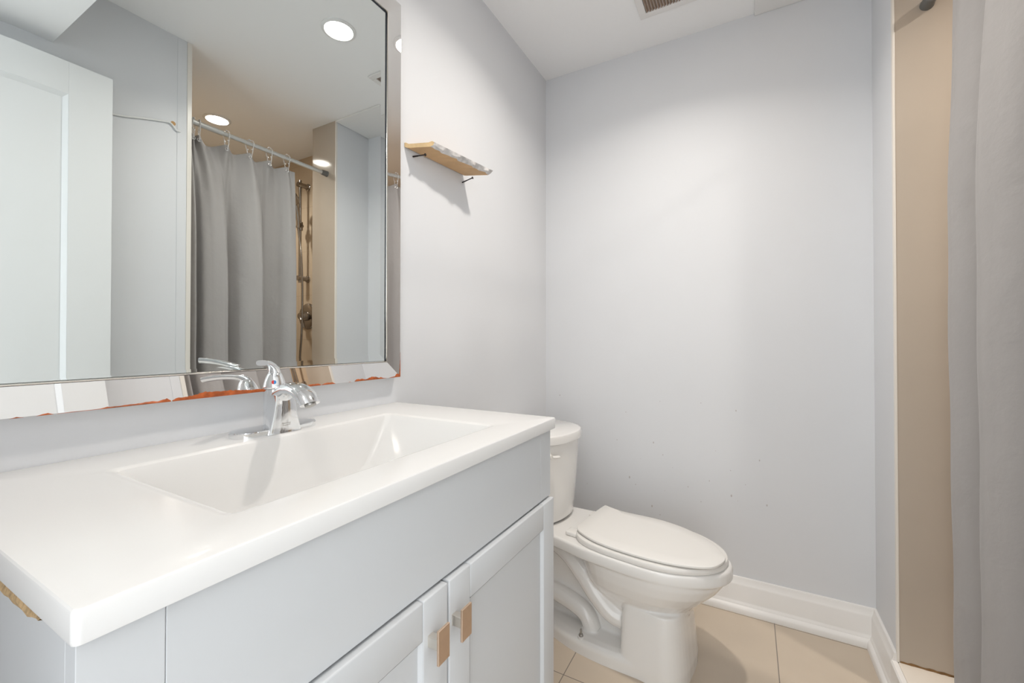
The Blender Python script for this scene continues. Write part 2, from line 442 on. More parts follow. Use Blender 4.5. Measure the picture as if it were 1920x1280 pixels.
for k in range(4):
    a, b = k, (k + 1) % 4
    # section: wall outer -> outer lip -> bevel -> inner edge
    sec = [(0.001, 1.0), (OX - 0.0015, 1.0), (OX, 0.975), (IX + 0.0004, f0), (0.001, f0)]
    r0 = [L((x, *cc(a, f))) for x, f in sec]; r1 = [L((x, *cc(b, f))) for x, f in sec]
    MB().loft([r0, r1]).build('frame_rail', M['frame'], t)
mb = MB()
for k in range(4):
    a, b = k, (k + 1) % 4
    sec = [(0.002, f0), (IX - 0.0005, f0), (IX + 0.0012, f0 * 0.75), (IX + 0.0012, f0 * 0.4), (IX - 0.0008, f0 * 0.12), (GX + 0.001, 0.03), (0.002, 0.03)]
    mb.loft([[L((x, *cc(a, f))) for x, f in sec], [L((x, *cc(b, f))) for x, f in sec]])
mb.build('inner_bead', M['bead'], t, smooth=True, angle=60)
mb = MB()  # dark reflection painted as strips along the right and top glass edges
for k in (1, 2):
    a, b = k, (k + 1) % 4
    s0 = [L((GX + 0.0012, *cc(a, -0.028))), L((GX + 0.0012, *cc(a, 0.04)))]; s1 = [L((GX + 0.0012, *cc(b, -0.028))), L((GX + 0.0012, *cc(b, 0.04)))]
    mb.faces([s0[0], s0[1], s1[1], s1[0]], [(0, 1, 2, 3)])
mb.build('painted_reflection', M['dark'], t)
# rusty strips where the silvering has peeled off the lower edge (y, height up the bevel in mm)
PEEL = [[(.164, .4), (.170, 1.8), (.176, .5)], [(.187, .3), (.193, 2.2), (.198, 2.8), (.203, .6)], [(.206, .4), (.22, 1.0), (.235, .8), (.25, 1.0), (.258, 2.6), (.270, 2.0), (.285, 2.8), (.30, 3.2), (.312, 4.6), (.319, 2.8), (.326, 5.2), (.331, 5.8), (.336, 2.6)],
        [(.338, 2.2), (.344, 5.4), (.36, 5.6), (.375, 7.6), (.387, 11.5), (.40, 9.0), (.415, 9.6), (.43, 9.0), (.445, 7.0), (.46, 6.2), (.475, 5.8), (.50, 4.6), (.53, 3.4), (.55, 2.6)],
        [(.552, 1.8), (.575, 3.2), (.59, 4.6), (.605, 4.6), (.612, 2.4)], [(.613, 1.8), (.622, 3.8), (.632, 4.6), (.642, 4.2), (.650, .6)], [(.685, .5), (.689, 1.6), (.693, .5)],
        [(.703, 1.6), (.709, 5.6), (.727, 5.2), (.737, 2.6), (.748, 6.0), (.757, 7.8), (.772, 6.4), (.780, 3.4), (.785, 5.0), (.791, 2.6), (.806, .5)],
        [(.812, .8), (.825, 2.2), (.835, 3.0), (.841, 9.0), (.8535, 10.0)]]
def onbevel(y, d, lift=0.0006):
    # a point on the bottom bevel d metres in from the outer edge
    f = 1 - d / 0.045
    return L((lerp(IX, OX, max(0, min(1, (f - f0) / (0.975 - f0)))) + lift, y, lerp(GZ0, OZ0, f)))
for run in PEEL:
    fine = []
    for (ya, ha), (yb, hb) in zip(run, run[1:]):
        m_ = max(2, int((yb - ya) / 0.003))
        for q in range(m_): fine.append((lerp(ya, yb, q / m_), lerp(ha, hb, q / m_)))
    fine.append(run[-1])
    vs = []
    for q, (y, h) in enumerate(fine):
        h = max(0.3, h * (0.9 + 0.2 * random.random())) / 1000
        vs += [onbevel(y, 0.0002, 0.0002), onbevel(y, h * 0.5, 0.0010), onbevel(y, h, 0.0003)]
    nn = len(fine); mb = MB()
    mb.faces(vs, [(3 * q + j, 3 * q + 3 + j, 3 * q + 4 + j, 3 * q + 1 + j) for q in range(nn - 1) for j in (0, 1)])
    mb.build('peeled_edge', M['rust'], t, smooth=True)['label'] = 'rust-orange backing where the frame edge has peeled'
mb = MB()
# along the right edge too
vs = []
for q in range(14):
    z = OZ0 + 0.0005 + q * 0.005; wd = max(0.0008, 0.0035 - q * 0.0003 + 0.001 * random.random())
    vs += [L((OX + 0.0007, OY1 - 0.0006, z)), L((OX + 0.0003 - wd * 0.15, OY1 - wd, z + 0.001))]
mb.faces(vs, [(2 * q, 2 * q + 2, 2 * q + 3, 2 * q + 1) for q in range(13)])
mb.build('peeled_edge', M['rust'], t, smooth=True)['label'] = 'rust-orange backing where the frame edge has peeled'

# ================================================================== VANITY CABINET
t = tag(empty('vanity_cabinet', (0, VC, 0)), 'light grey two-door vanity cabinet under the white sink top', 'cabinet')
CY0, CY1 = V0 + 0.0045 - VC, V1 - 0.006 - VC     # local
FX = 0.4655
ZT = HC - 0.0245
mb = MB()
mb.box((0.0, CY0, 0.0), (FX - 0.018, CY0 + 0.016, ZT - 0.002))          # left side
mb.box((0.0, CY1 - 0.016, 0.0), (FX - 0.018, CY1, ZT - 0.002))          # right side
mb.box((0.0, CY0 + 0.016, 0.10), (FX - 0.02, CY1 - 0.016, 0.116))       # bottom
mb.box((0.0, CY0 + 0.016, 0.116), (0.006, CY1 - 0.016, ZT - 0.15))      # back
mb.box((0.36, CY0 + 0.016, 0.0), (0.376, CY1 - 0.016, 0.10))            # toe kick
mb.build('carcass', M['cab'], t, bevel=0.001)
# front rail above the doors: stile | panel | stile with fine joint grooves
mb = MB(); g = 0.0003; st = 0.049
zf0, zf1 = 0.6925, ZT - 0.0006
for a, b in ((CY0, CY0 + st - g), (CY0 + st + g, CY1 - st - g), (CY1 - st + g, CY1)):
    mb.box((FX - 0.018, a, zf0), (FX, b, zf1), 0.0005)
mb.box((FX - 0.018, CY0 + 0.002, zf0 + 0.002), (FX - 0.0012, CY1 - 0.002, zf1))
mb.build('front_rail', M['cab'], t)
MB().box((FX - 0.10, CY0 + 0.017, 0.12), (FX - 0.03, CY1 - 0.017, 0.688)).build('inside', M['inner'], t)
mb = MB()   # chipped laminate along the left side top
n = 30; vs = []
for i in range(n):
    x = 0.06 + 0.345 * i / (n - 1); e = min(i, n - 1 - i) / 4.0
    d = 0.0095 + 0.0025 * random.random(); d *= min(1, 0.25 + e)
    dep = (0.0008 + 0.0016 * random.random())
    vs += [(x, CY0 - 0.0006, ZT - 0.003), (x, CY0 - 0.0006 - dep, ZT - 0.003 - d * 0.5), (x, CY0 - 0.0002, ZT - 0.003 - d)]
mb.faces(vs, [(3 * i + j, 3 * i + 3 + j, 3 * i + 4 + j, 3 * i + 1 + j) for i in range(n - 1) for j in (0, 1)])
mb.build('chipped_edge', M['chip'], t)['label'] = 'bare chipped particle board'
def shaker(name, ya, yb, za, zb, hy, hz):
    fw, dx, g = 0.052, 0.019, 0.00022
    x1 = FX + 0.0085; x0 = x1 - dx; mb = MB(); bv = 0.0022
    mb.box((x0, ya, za), (x1, ya + fw - g, zb), bv, 3); mb.box((x0, yb - fw + g, za), (x1, yb, zb), bv, 3)
    mb.box((x0, ya + fw + g, zb - fw), (x1, yb - fw - g, zb), bv, 3); mb.box((x0, ya + fw + g, za), (x1, yb - fw - g, za + fw), bv, 3)
    mb.box((x0 + 0.002, ya + fw - 0.004, za + fw - 0.004), (x1 - 0.0075, yb - fw + 0.004, zb - fw + 0.004))
    mb.box((x0 + 0.002, ya + 0.003, zb - fw + 0.003), (x1 - 0.0022, yb - 0.003, zb - 0.003))
    o_ = [(x1 - 0.001, ya + fw, za + fw), (x1 - 0.001, yb - fw, za + fw), (x1 - 0.001, yb - fw, zb - fw), (x1 - 0.001, ya + fw, zb - fw)]; q = 0.0028
    i_ = [(x1 - 0.0074, o_[0][1] + q, o_[0][2] + q), (x1 - 0.0074, o_[1][1] - q, o_[1][2] + q), (x1 - 0.0074, o_[2][1] - q, o_[2][2] - q), (x1 - 0.0074, o_[3][1] + q, o_[3][2] - q)]
    mb.faces(o_ + i_, [(k, (k + 1) % 4, 4 + (k + 1) % 4, 4 + k) for k in range(4)])
    d = mb.build(name, M['cab'], t, smooth=True, angle=35)
    mb = MB()
    mb.box((x1 + 0.019, hy - 0.0115, hz - 0.0225), (x1 + 0.0225, hy + 0.0115, hz + 0.0225), 0.0004)
    mb.mi = 1
    mb.box((x1 - 0.001, hy - 0.007, hz - 0.0075), (x1 + 0.0195, hy + 0.004, hz + 0.0075), 0.001)
    mb.build('handle', [M['nickel'], M['nickel2']], d)['label'] = 'flat champagne metal pull plate on a short square post'
shaker('door', CY0, -0.0018 + 0.004, 0.105, 0.6885, 0.4485 - VC, 0.631)
shaker('door', 0.0018 + 0.004, CY1, 0.105, 0.6885, 0.5 - VC, 0.630)

# ================================================================== SINK TOP
t = tag(empty('sink_top', (0, VC, HC)), 'glossy white sink top with integral rectangular basin on the vanity', 'sink')
n = 8
y0, y1 = V0 - VC, V1 - VC
b0, b1 = 0.232 - VC, 0.724 - VC         # basin along the wall
bx0, bx1 = 0.112, 0.402
rings = [rrect(0.004, y0 + 0.004, DC - 0.004, y1 - 0.004, 0.004, -0.0243, n),
         rrect(0.001, y0 + 0.0006, DC - 0.0006, y1 - 0.0006, 0.005, -0.0235, n),
         rrect(0.0005, y0, DC, y1, 0.005, -0.021, n),
         rrect(0.0005, y0, DC, y1, 0.005, -0.0035, n),
         rrect(0.0008, y0 + 0.0006, DC - 0.0006, y1 - 0.0006, 0.005, -0.0016, n),
         rrect(0.002, y0 + 0.0018, DC - 0.0018, y1 - 0.0018, 0.004, -0.0004, n),
         rrect(0.004, y0 + 0.004, DC - 0.004, y1 - 0.004, 0.004, 0.0, n),
         rrect(bx0 - 0.006, b0 - 0.008, bx1 + 0.006, b1 + 0.008, 0.016, 0.0, n),
         rrect(bx0 - 0.001, b0 - 0.002, bx1 + 0.001, b1 + 0.002, 0.014, -0.0006, n),
         rrect(bx0 + 0.003, b0 + 0.004, bx1 - 0.003, b1 - 0.004, 0.012, -0.0030, n),
         rrect(bx0 + 0.006, b0 + 0.010, bx1 - 0.006, b1 - 0.010, 0.012, -0.010, n),
         rrect(bx0 + 0.012, b0 + 0.048, bx1 - 0.012, b1 - 0.046, 0.014, -0.060, n),
         rrect(bx0 + 0.017, b0 + 0.078, bx1 - 0.017, b1 - 0.076, 0.016, -0.098, n),
         rrect(bx0 + 0.024, b0 + 0.092, bx1 - 0.024, b1 - 0.090, 0.018, -0.109, n),
         rrect(bx0 + 0.045, b0 + 0.115, bx1 - 0.045, b1 - 0.113, 0.020, -0.114, n)]
mb = MB(); mb.loft(rings, cap0=False, cap1=True)
mb.build('basin_top', M['sink'], t, smooth=True, angle=25)
mb = MB(); cx = (bx0 + bx1) / 2; cy = (b0 + b1) / 2
mb.lathe([(0.031, -0.1138), (0.030, -0.1115), (0.022, -0.1122), (0.021, -0.113), (0.017, -0.1105), (0.002, -0.109)], (cx, cy, 0), n=32)
mb.build('drain', M['chrome'], t, smooth=True)
# ================================================================== FAUCET
FXc = 0.068
t = tag(empty('faucet', (FXc, VC, HC)), 'chrome single-lever faucet on the back ledge of the white sink', 'faucet')
def stadium(hx, hy, z, n=14):
    pts = []
    for k in range(2 * n):
        a = 2 * pi * k / (2 * n)
        # superellipse-like capsule along y
        c_, s_ = cos(a), sin(a)
        yy = (hy - hx) * (1 if s_ > 1e-6 else -1 if s_ < -1e-6 else 0) + hx * s_
        pts.append((hx * c_, yy, z))
    return pts
MB().loft([stadium(.0290, .0785, 0.0, 20), stadium(.0290, .0785, .0080, 20), stadium(.0280, .0775, .0098, 20), stadium(.0180, .0680, .0115, 20), stadium(.012, .058, .0118, 20)]).build('base_plate', M['chrome'], t, smooth=True, angle=28)
# body column with the skirt flowing into the spout
def sec(cx, cz, hx, hy, tilt=0.0, n=24, e=2.6):
    """rounded section, tilted about y; hx along the tilted x axis"""
    out = []
    for k in range(n):
        a = 2 * pi * k / n; c_, s_ = cos(a), sin(a)
        u = hx * math.copysign(abs(c_) ** (2 / e), c_); v = hy * math.copysign(abs(s_) ** (2 / e), s_)
        out.append((cx + u * cos(tilt), v, cz - u * sin(tilt)))
    return out
mb = MB(); mb.tube([(-.003, 0, .004), (-.003, 0, .079)], .0183, 36)
skirt = [(.0004, .0338, .0312), (.004, .0336, .0300), (.012, .0333, .0282), (.022, .0332, .0258), (.034, .0332, .0232), (.046, .0332, .0212), (.058, .0330, .0196), (.070, .0318, .0180)]
rings = []
for z, xf, hy in skirt:
    half = [(-.006, .0150), (.004, lerp(.0178, hy, .25)), (.014, lerp(.0178, hy, .60)), (.024, lerp(.0178, hy, .86)), (xf - .004, hy), (xf - .001, hy - .0008), (xf, hy - .0028)]
    rings.append([(x, y, z) for x, y in half] + [(x, -y, z) for x, y in reversed(half)])
mb.loft(rings)
mb.build('body', M['chrome'], t, smooth=True, angle=32)
# shallow engraving low on the front of the body
fc = bpy.data.curves.new('engraved_mark', 'FONT'); fc.body = 'American\nStandard'; fc.size = .0043; fc.align_x = 'CENTER'; fc.space_line = .8; fc.shear = .35; fc.extrude = .0001
fo = bpy.data.objects.new('engraved_mark', fc); COL.objects.link(fo)
fm = bpy.data.meshes.new_from_object(fo.evaluated_get(bpy.context.evaluated_depsgraph_get()))
bpy.data.objects.remove(fo); bpy.data.curves.remove(fc)
fm.materials.clear(); fm.materials.append(M['engrave'])
fo = bpy.data.objects.new('engraved_mark', fm); COL.objects.link(fo); fo.parent = t
fo.location = (.0334, 0, .0165); fo.rotation_euler = (pi / 2, 0, pi / 2)
sp = [(.006, .048, .017, .0150, 0.1), (.014, .061, .0165, .0168, .40), (.027, .0735, .0150, .0180, .85), (.043, .0805, .0130, .0188, 1.25), (.060, .0820, .0120, .0192, 1.57), (.079, .0775, .0122, .0194, 1.90), (.094, .0680, .0126, .0188, 2.28), (.102, .0570, .0126, .0178, 2.66)]
mb = MB(); mb.loft([sec(a, z, hx, hy, tl, e=2.2) for a, z, hx, hy, tl in sp])
mb.build('spout', M['chrome'], t, smooth=True, angle=50)
mb = MB(); mb.lathe([(0.0095, 0.0), (0.0095, 0.003), (0.001, 0.0032)], (0, 0, 0), n=20)
o = mb.build('aerator', M['steel'], t, smooth=True); o.location = (.1022, 0, .0567); o.rotation_euler = (0, 2.66 - pi / 2 + pi / 2, 0)
mb = MB(); mb.lathe([(.0183, .0798), (.0189, .0815), (.0188, .085), (.0172, .093), (.0148, .100), (.0125, .106), (.0088, .1105), (.001, .1115)], (-.003, 0, 0), n=36)
cap = mb.build('cap', M['chrome'], t, smooth=True, angle=50)
a = R(-47); d = (cos(a), sin(a))
lv = [(-.004, .0985, .0085), (-.002, .1085, .0085), (.005, .1150, .0085), (.014, .1195, .0080), (.026, .1240, .0076), (.044, .1285, .0078), (.062, .1310, .0080), (.071, .1312, .0076)]
mb = MB(); pth = spline([(-.003 + d[0] * s_, d[1] * s_, z) for s_, z, r_ in lv], 5)
N = len(pth); mb.tube(pth, [lerp(.0100, .0092, i / (N - 1)) for i in range(N)], 20, flat=[(1.0, lerp(.95, .52, min(1, i / 16))) for i in range(N)], up=(-d[0], -d[1], 0.2), e=2.9)
mb.build('lever', M['chrome'], t, smooth=True, angle=50)
# hot / cold dot facing the room
nd = Vector((0.80, -0.55, 0.22)).normalized(); cpt = Vector((-.003, 0, .0925)) + Vector((nd.x, nd.y, 0)).normalized() * 0.0176
up = Vector((0, 0, 1)); up = (up - nd * up.dot(nd)).normalized(); sd = up.cross(nd)
for nm, sg in (('hot_mark', -1), ('cold_mark', 1)):
    mb = MB(); vs = [cpt + nd * 0.0006] + [cpt + nd * 0.0004 + (up * cos(q * pi / 10) + sd * (sg * sin(q * pi / 10))) * 0.0039 for q in range(11)]
    vs += [v - nd * 0.002 for v in vs[1:]]
    mb.faces(vs, [(0, q, q + 1) for q in range(1, 11)] + [(q, q + 11, q + 12, q + 1) for q in range(1, 11)])
    mb.build(nm, M['red'] if sg < 0 else M['blue'], cap)['label'] = ('red' if sg < 0 else 'blue') + ' half of the temperature dot'

# ================================================================== SHELF AND SCREWS
t = tag(empty('wall_shelf', (0, 1.04, 1.583)), 'small rough wooden shelf with weathered pale edge beside the mirror', 'shelf')
N = 40
def shelf_sec(f):
    """section across the board at fraction f along it: front x, with an upturned lip front and back"""
    fx = lerp(0.059, 0.094, f) + 0.0025 * sin(f * 23) + 0.0018 * sin(f * 51 + 1) - 0.004 * max(0, (f - 0.93) / 0.07)
    return fx
def yline(f, x):
    # left end slants, right end slants
    yl = -0.150 + x * 0.78; yr = 0.128 + x * 0.33
    return lerp(yl, yr, f)
rb, rt, rf = [], [], []
mb = MB(); rings = []
for i in range(N + 1):
    f = i / N; fx = shelf_sec(f); fy = lerp(0.059, 0.094, f); j1 = 0.0012 * sin(f * 37) + 0.0008 * sin(f * 71); lip = 0.0035
    P = [(0.001, 0.004), (0.006, 0.0005), (0.014, 0.0), (fx - 0.004, 0.0 + j1 * 0.3), (fx + 0.003, 0.0045 + j1), (fy + 0.0075, 0.0135), (fy + 0.002, 0.0160), (fy - 0.006, 0.0125), (0.010, 0.0115), (0.004, 0.0155), (0.001, 0.0155)]
    # the board sits a little twisted on its two screws
    rings.append([(x, yline(f, x), z + lerp(lerp(-0.010, 0.006, f), lerp(0.0, 0.002, f), min(1, x / lerp(0.06, 0.09, f)))) for x, z in P])
vs = [[mb.bm.verts.new(p) for p in r] for r in rings]; m_ = len(rings[0])
for i in range(N):
    for j in range(m_):
        k = (j + 1) % m_
        q = mb.bm.faces.new([vs[i][j], vs[i][k], vs[i + 1][k], vs[i + 1][j]])
        q.material_index = 1 if j in (3, 4) else 0
mb.bm.faces.new(list(reversed(vs[0]))).material_index = 2; mb.bm.faces.new(vs[-1]).material_index = 2
mb.build('board', [M['wood'], M['bark'], M['woodend']], t, smooth=True, angle=30)
def screw(y, z, dirv, length, label):
    o = MB()
    d = Vector(dirv).normalized(); a = Vector((-0.012, 0, 0)) - d * 0; tip = Vector((0, 0, 0)) + d * length
    o.tube([Vector((0, 0, 0)) - d * 0.008, Vector((0, 0, 0)), tip * 0.5, tip * 0.93, tip], [0.0017, 0.0019, 0.0017, 0.0018, 0.0038], 10)
    o.tube([tip, tip + d * 0.0012], [0.0042, 0.0040], 12)
    # thread ridges near the wall
    for q in range(8):
        c_ = d * (0.002 + q * 0.0022); o.tube([c_ - d * 0.0004, c_, c_ + d * 0.0004], [0.0018, 0.0025, 0.0018], 10)
    ob = o.build('screw', M['screw'], smooth=True, angle=50); ob.location = (0, y, z)
    return tag(ob, label, 'screw', 'screws under the shelf')
screw(0.926, 1.5625, (1, 0.06, -0.06), 0.044, 'black screw in the wall under the shelf, nearest the mirror')
screw(1.166, 1.5655, (1, 0.05, 0.22), 0.042, 'black screw in the wall under the shelf end farthest from the mirror')

# ================================================================== TOILET
TZ = -R(8)
t = tag(empty('toilet', (0.016, 1.518, 0), TZ), 'white two-piece toilet against the left wall beyond the vanity', 'toilet')
def egg(x0, x1, hw, z, n=40, back=0.62, squareness=2.0, mx=0.52):
    """elongated outline from x0 (rear) to x1 (front), widest at mx"""
    xm = lerp(x0, x1, mx); pts = []
    for k in range(n):
        a = 2 * pi * k / n; c_, s_ = cos(a), sin(a)
        if c_ >= 0: x = xm + (x1 - xm) * c_; y = hw * s_
        else:
            e = 2 / (2 + squareness * back)
            x = xm - (xm - x0) * abs(c_) ** e; y = hw * math.copysign(abs(s_) ** e, s_)
        pts.append((x, y, z))
    return pts
mb = MB()
# bowl: from under the rim crease down to the throat, joined to the pedestal
mb.loft([egg(.37, .668, .075, .130, mx=.5), egg(.37, .674, .090, .172), egg(.36, .690, .110, .205), egg(.352, .722, .137, .240), egg(.342, .757, .150, .275), egg(.333, .778, .1565, .305), egg(.33, .783, .1575, .320)])
def rim(g, z, fg=0.0):
    half = spline([(.012 + g, .118, 0), (.12, .126, 0), (.20, .133, 0), (.29, .145, 0), (.38, .159, 0), (.45, .1625, 0), (.53, .1645, 0)], 4)
    pts = [(p.x, p.y - g) for p in half]
    for k in range(1, 24):
        a = pi / 2 - pi * k / 24; pts.append((.53 + (.2685 - fg - g) * cos(a), (.1645 - g) * sin(a)))
    pts += [(x, -y) for x, y in reversed(pts[:len(half)])]
    return [(x, y, z) for x, y in pts]
mb.loft([rim(.022, .312), rim(.0055, .3195), rim(0, .325), rim(0, .340), rim(.0015, .353), rim(.006, .3575)])
# pedestal front column
def ped(x0, x1, hw, z, n=40):
    pts = []
    for k in range(n):
        a = 2 * pi * k / n; c_, s_ = cos(a), sin(a); e = .62 if c_ >= 0 else .25
        pts.append((lerp(x0, x1, .5) + (x1 - x0) / 2 * math.copysign(abs(c_) ** e, c_), hw * math.copysign(abs(s_) ** (.62 if c_ >= 0 else .25), s_), z))
    return pts
mb.loft([ped(.488, .688, .128, -.008), ped(.488, .688, .128, .035), ped(.490, .682, .122, .10), ped(.492, .676, .117, .16), ped(.496, .670, .112, .20)])
# foot flange
def foot(g, z):
    half = spline([(.155, .085, 0), (.20, .108, 0), (.26, .126, 0), (.34, .141, 0), (.44, .141, 0), (.54, .130, 0), (.61, .122, 0)], 6)
    side = [(p.x, p.y - g, z) for p in half]; side[0] = (side[0][0] + g, side[0][1], z)
    return side + [(x, -y, z_) for x, y, z_ in reversed(side)]
mb.loft([foot(0, -.008), foot(0, .030), foot(.004, .040), foot(.012, .046), foot(.03, .050)])
# web behind
mb.loft([rrect(.17, -.052, .56, .052, .02, .0), rrect(.17, -.050, .56, .050, .02, .20), rrect(.16, -.060, .50, .060, .02, .335)])
for sg in (-1, 1):
    up_ = spline([(.15, sg * .052, .30), (.215, sg * .056, .298), (.285, sg * .070, .280), (.345, sg * .077, .235), (.400, sg * .080, .180), (.455, sg * .074, .135), (.52, sg * .056, .12)], 6)
    mb.tube(up_, [.034] * len(up_), 14)
    lo_ = spline([(.14, sg * .060, .125), (.23, sg * .064, .122), (.310, sg * .068, .110), (.355, sg * .068, .088), (.375, sg * .068, .045)], 6)
    mb.tube(lo_, [.031] * len(lo_), 14)
b = mb.build('bowl', M['china'], t, smooth=True, angle=180)
rm = b.modifiers.new('remesh', 'REMESH'); rm.mode = 'VOXEL'; rm.voxel_size = 0.0031; rm.use_smooth_shade = True
sm = b.modifiers.new('smooth', 'SMOOTH'); sm.factor = 0.5; sm.iterations = 5
# seat and lid
def plate(rings, name, m, ang=40): return MB().loft(rings).build(name, m, t, smooth=True, angle=ang)
SE = lambda g, z: egg(.318 + g, .785 - g, .157 - g, z, 56, back=.9)
plate([SE(.006, .3565), SE(.001, .359), SE(0, .363), SE(0, .371), SE(.002, .3745), SE(.008, .3765)], 'seat', M['seat'])
LIDP = [(.318, .016), (.3195, -.045), (.325, -.080), (.342, -.1060), (.389, -.1310), (.4446, -.1456), (.522, -.1505), (.590, -.1480), (.6535, -.1374), (.710, -.118), (.748, -.097), (.771, -.068), (.7815, -.020), (.769, .0150), (.726, .0715), (.652, .1166), (.600, .1350), (.542, .1440), (.486, .1410), (.440, .1360), (.394, .1330), (.352, .1390), (.328, .1460)]
LIDO = spline([(x, y, 0) for x, y in LIDP], 4) + [Vector((.3205, .147, 0)), Vector((.3185, .110, 0)), Vector((.318, .060, 0))]
LIDC = Vector((.55, 0, 0))
def lid(g, z):
    out = []
    for p in LIDO:
        d_ = p - LIDC; q = LIDC + d_ * (1 - g / max(.05, d_.length)); out.append((q.x, q.y, z))
    return out
plate([lid(.004, .3790), lid(.0008, .3805), lid(0, .3835), lid(.001, .3862), lid(.005, .3880), lid(.05, .3886), lid(.11, .3890)], 'lid', M['seat'])
for sg in (-1, 1):
    MB().box((.292, sg * .088 - .021, .357), (.335, sg * .088 + .021, .372), .005, 3).build('hinge', M['seat'], t, smooth=True)
# tank: bowed front, tapering downwards
def tank(xb, xf, hw, z, bow=.045, n=24, r=.03):
    pts = [(xb, hw, z), (xb, -hw, z)]
    for k in range(n + 1):
        u = -1 + 2 * k / n
        e = (1 - abs(u) ** 3.2) ** (1 / 2.4)
        pts.append((xf - bow - (.05) * (1 - 1) - (xf - bow - xb - .08) * (1 - e) + bow * (1 - u * u), hw * u * (1 + .0), z))
    return pts
rings = [tank(.012, .222, .150, .3585), tank(.012, .236, .158, .372), tank(.012, .240, .163, .42), tank(.012, .249, .173, .54), tank(.012, .255, .180, .655)]
MB().loft(rings).build('tank', M['china'], t, smooth=True, angle=50)
rings = [tank(.004, .258, .184, .654), tank(.002, .264, .190, .657), tank(.002, .265, .191, .678), tank(.003, .262, .188, .685), tank(.010, .250, .176, .688)]
MB().loft(rings).build('tank_lid', M['china'], t, smooth=True, angle=50)
mb = MB(); mb.lathe([(.014, 0), (.014, .006), (.008, .010), (.007, .016)], (.232, -.125, .622), 'X', 20)
mb.tube(spline([(.250, -.125, .622), (.254, -.118, .6205), (.258, -.106, .619), (.258, -.096, .618)], 5), [.008] * 16, 12, flat=(1, .6))
mb.build('flush_lever', M['seat'], t, smooth=True)
for sg in (-1, 1):
    mb = MB(); c_ = (.362, sg * .1245, .046)
    mb.lathe([(.012, -.004), (.012, .002), (.010, .003)], c_, n=20)
    mb.mi = 1
    mb.lathe([(.0075, .003), (.0078, .005), (.006, .0095), (.0032, .010), (.0032, .024), (.0025, .0255)], c_, n=14)
    mb.build('floor_bolt', [M['china'], M['steel']], t, smooth=True)['label'] = 'bare steel floor bolt with its cap missing'

# ================================================================== SHOWER FITTINGS
RX, RZ = 1.30, 1.985
t = tag(empty('curtain_rod', (RX, YL, RZ)), 'grey tension rod across the shower opening', 'curtain rod')
mb = MB().cyl((0, 0.035, 0), (0, 0.16, 0), 0.0125); mb.cyl((0, 0.16, 0), (0, 0.166, 0), 0.0125, 0.0105)
mb.build('outer_tube', M['rod'], t, smooth=True)
MB().cyl((0, 0.15, 0), (0, YW - YL - 0.03, 0), 0.0105).build('inner_tube', M['rod'], t, smooth=True)
for y, s_ in ((YW - YL, -1), (0.003, 1)):
    mb = MB(); mb.lathe([(.0165, 0), (.0165, s_ * .004), (.0150, s_ * .007), (.0150, s_ * .020), (.0135, s_ * .034), (.0110, s_ * .036)], (0, y, 0), 'Y', 24)
    mb.build('rubber_tip', M['rubber'], t, smooth=True)

RINGY = [0.922, 0.940, 0.962, 1.072, 1.175, 1.271, 1.364]
# plan of the folds, (y, x offset from rod)
LOW = [(.903, .010), (.918, .034), (.934, -.010), (.947, -.020), (.958, .030), (.970, .040), (.985, -.004), (1.015, -.016), (1.045, -.020), (1.062, -.022), (1.074, -.022), (1.084, .000), (1.090, .045), (1.103, .070), (1.122, .045), (1.145, .014), (1.170, -.010), (1.195, -.024), (1.214, -.031), (1.224, -.034), (1.234, -.018), (1.241, .035), (1.254, .074), (1.280, .056), (1.310, .044), (1.338, .030), (1.359, .008), (1.377, -.008), (1.394, -.016), (1.408, -.019), (1.413, -.008)]
TOP = [(.903, .012), (.912, .026), (.922, .002), (.931, .030), (.940, .002), (.951, .040), (.962, .004), (.985, .030), (1.015, .052), (1.045, .034), (1.072, -.004), (1.095, .018), (1.120, .040), (1.150, .020), (1.175, -.008), (1.195, .014), (1.222, .038), (1.250, .018), (1.271, -.008), (1.290, .012), (1.315, .034), (1.342, .014), (1.364, -.006), (1.385, .010), (1.405, -.008)]
def samp(P, n):
    s_ = spline([(x, y, 0) for y, x in P], 12)
    Ls = [0]
    for a, b in zip(s_, s_[1:]): Ls.append(Ls[-1] + (b - a).length)
    out = []; j = 0
    for k in range(n):
        d = Ls[-1] * k / (n - 1)
        while j < len(Ls) - 2 and Ls[j + 1] < d: j += 1
        u = (d - Ls[j]) / max(1e-9, Ls[j + 1] - Ls[j]); p = s_[j].lerp(s_[j + 1], min(1, max(0, u))); out.append((p.x, p.y))
    return out
def sample_by_param(P, n):
    s_ = spline([(x, y, 0) for y, x in P], 16); m_ = len(s_) - 1; out = []
    for k in range(n):
        d = m_ * k / (n - 1); j = min(m_ - 1, int(d)); p = s_[j].lerp(s_[j + 1], d - j); out.append((p.x, p.y))
    return out
NW, NH = 420, 90
lo, tp = sample_by_param(LOW, NW), sample_by_param(TOP, NW)
ZC1, ZC0 = 1.938, 0.115
mb = MB(); rows = []
for j in range(NH + 1):
    f = (j / NH) ** 1.35; z = lerp(ZC1, ZC0, f)
    k = 1 - math.exp(-f * 8.5); row = []
    for i in range(NW):
        x = lerp(tp[i][0], lo[i][0], k); y = lerp(tp[i][1], lo[i][1], k)
        # slow drift of the folds on the way down
        x += 0.003 * sin(3.1 * z + 5.0 * y) * k + 0.0010 * sin(17 * z + 31 * y) * k
        sag = 0
        if f < 0.12:
            dmin = min(abs(tp[i][1] - r) for r in RINGY); sag = -0.017 * min(1, dmin / 0.045) * (1 - f / 0.12)
        row.append((RX + x, y, z + sag))
    rows.append(row)
mb.loft(rows, False, False, closed=False)
cur = mb.build('shower_curtain', M['fabric'], smooth=True, angle=180)
tag(cur, 'grey fabric shower curtain hanging from the rod', 'curtain')
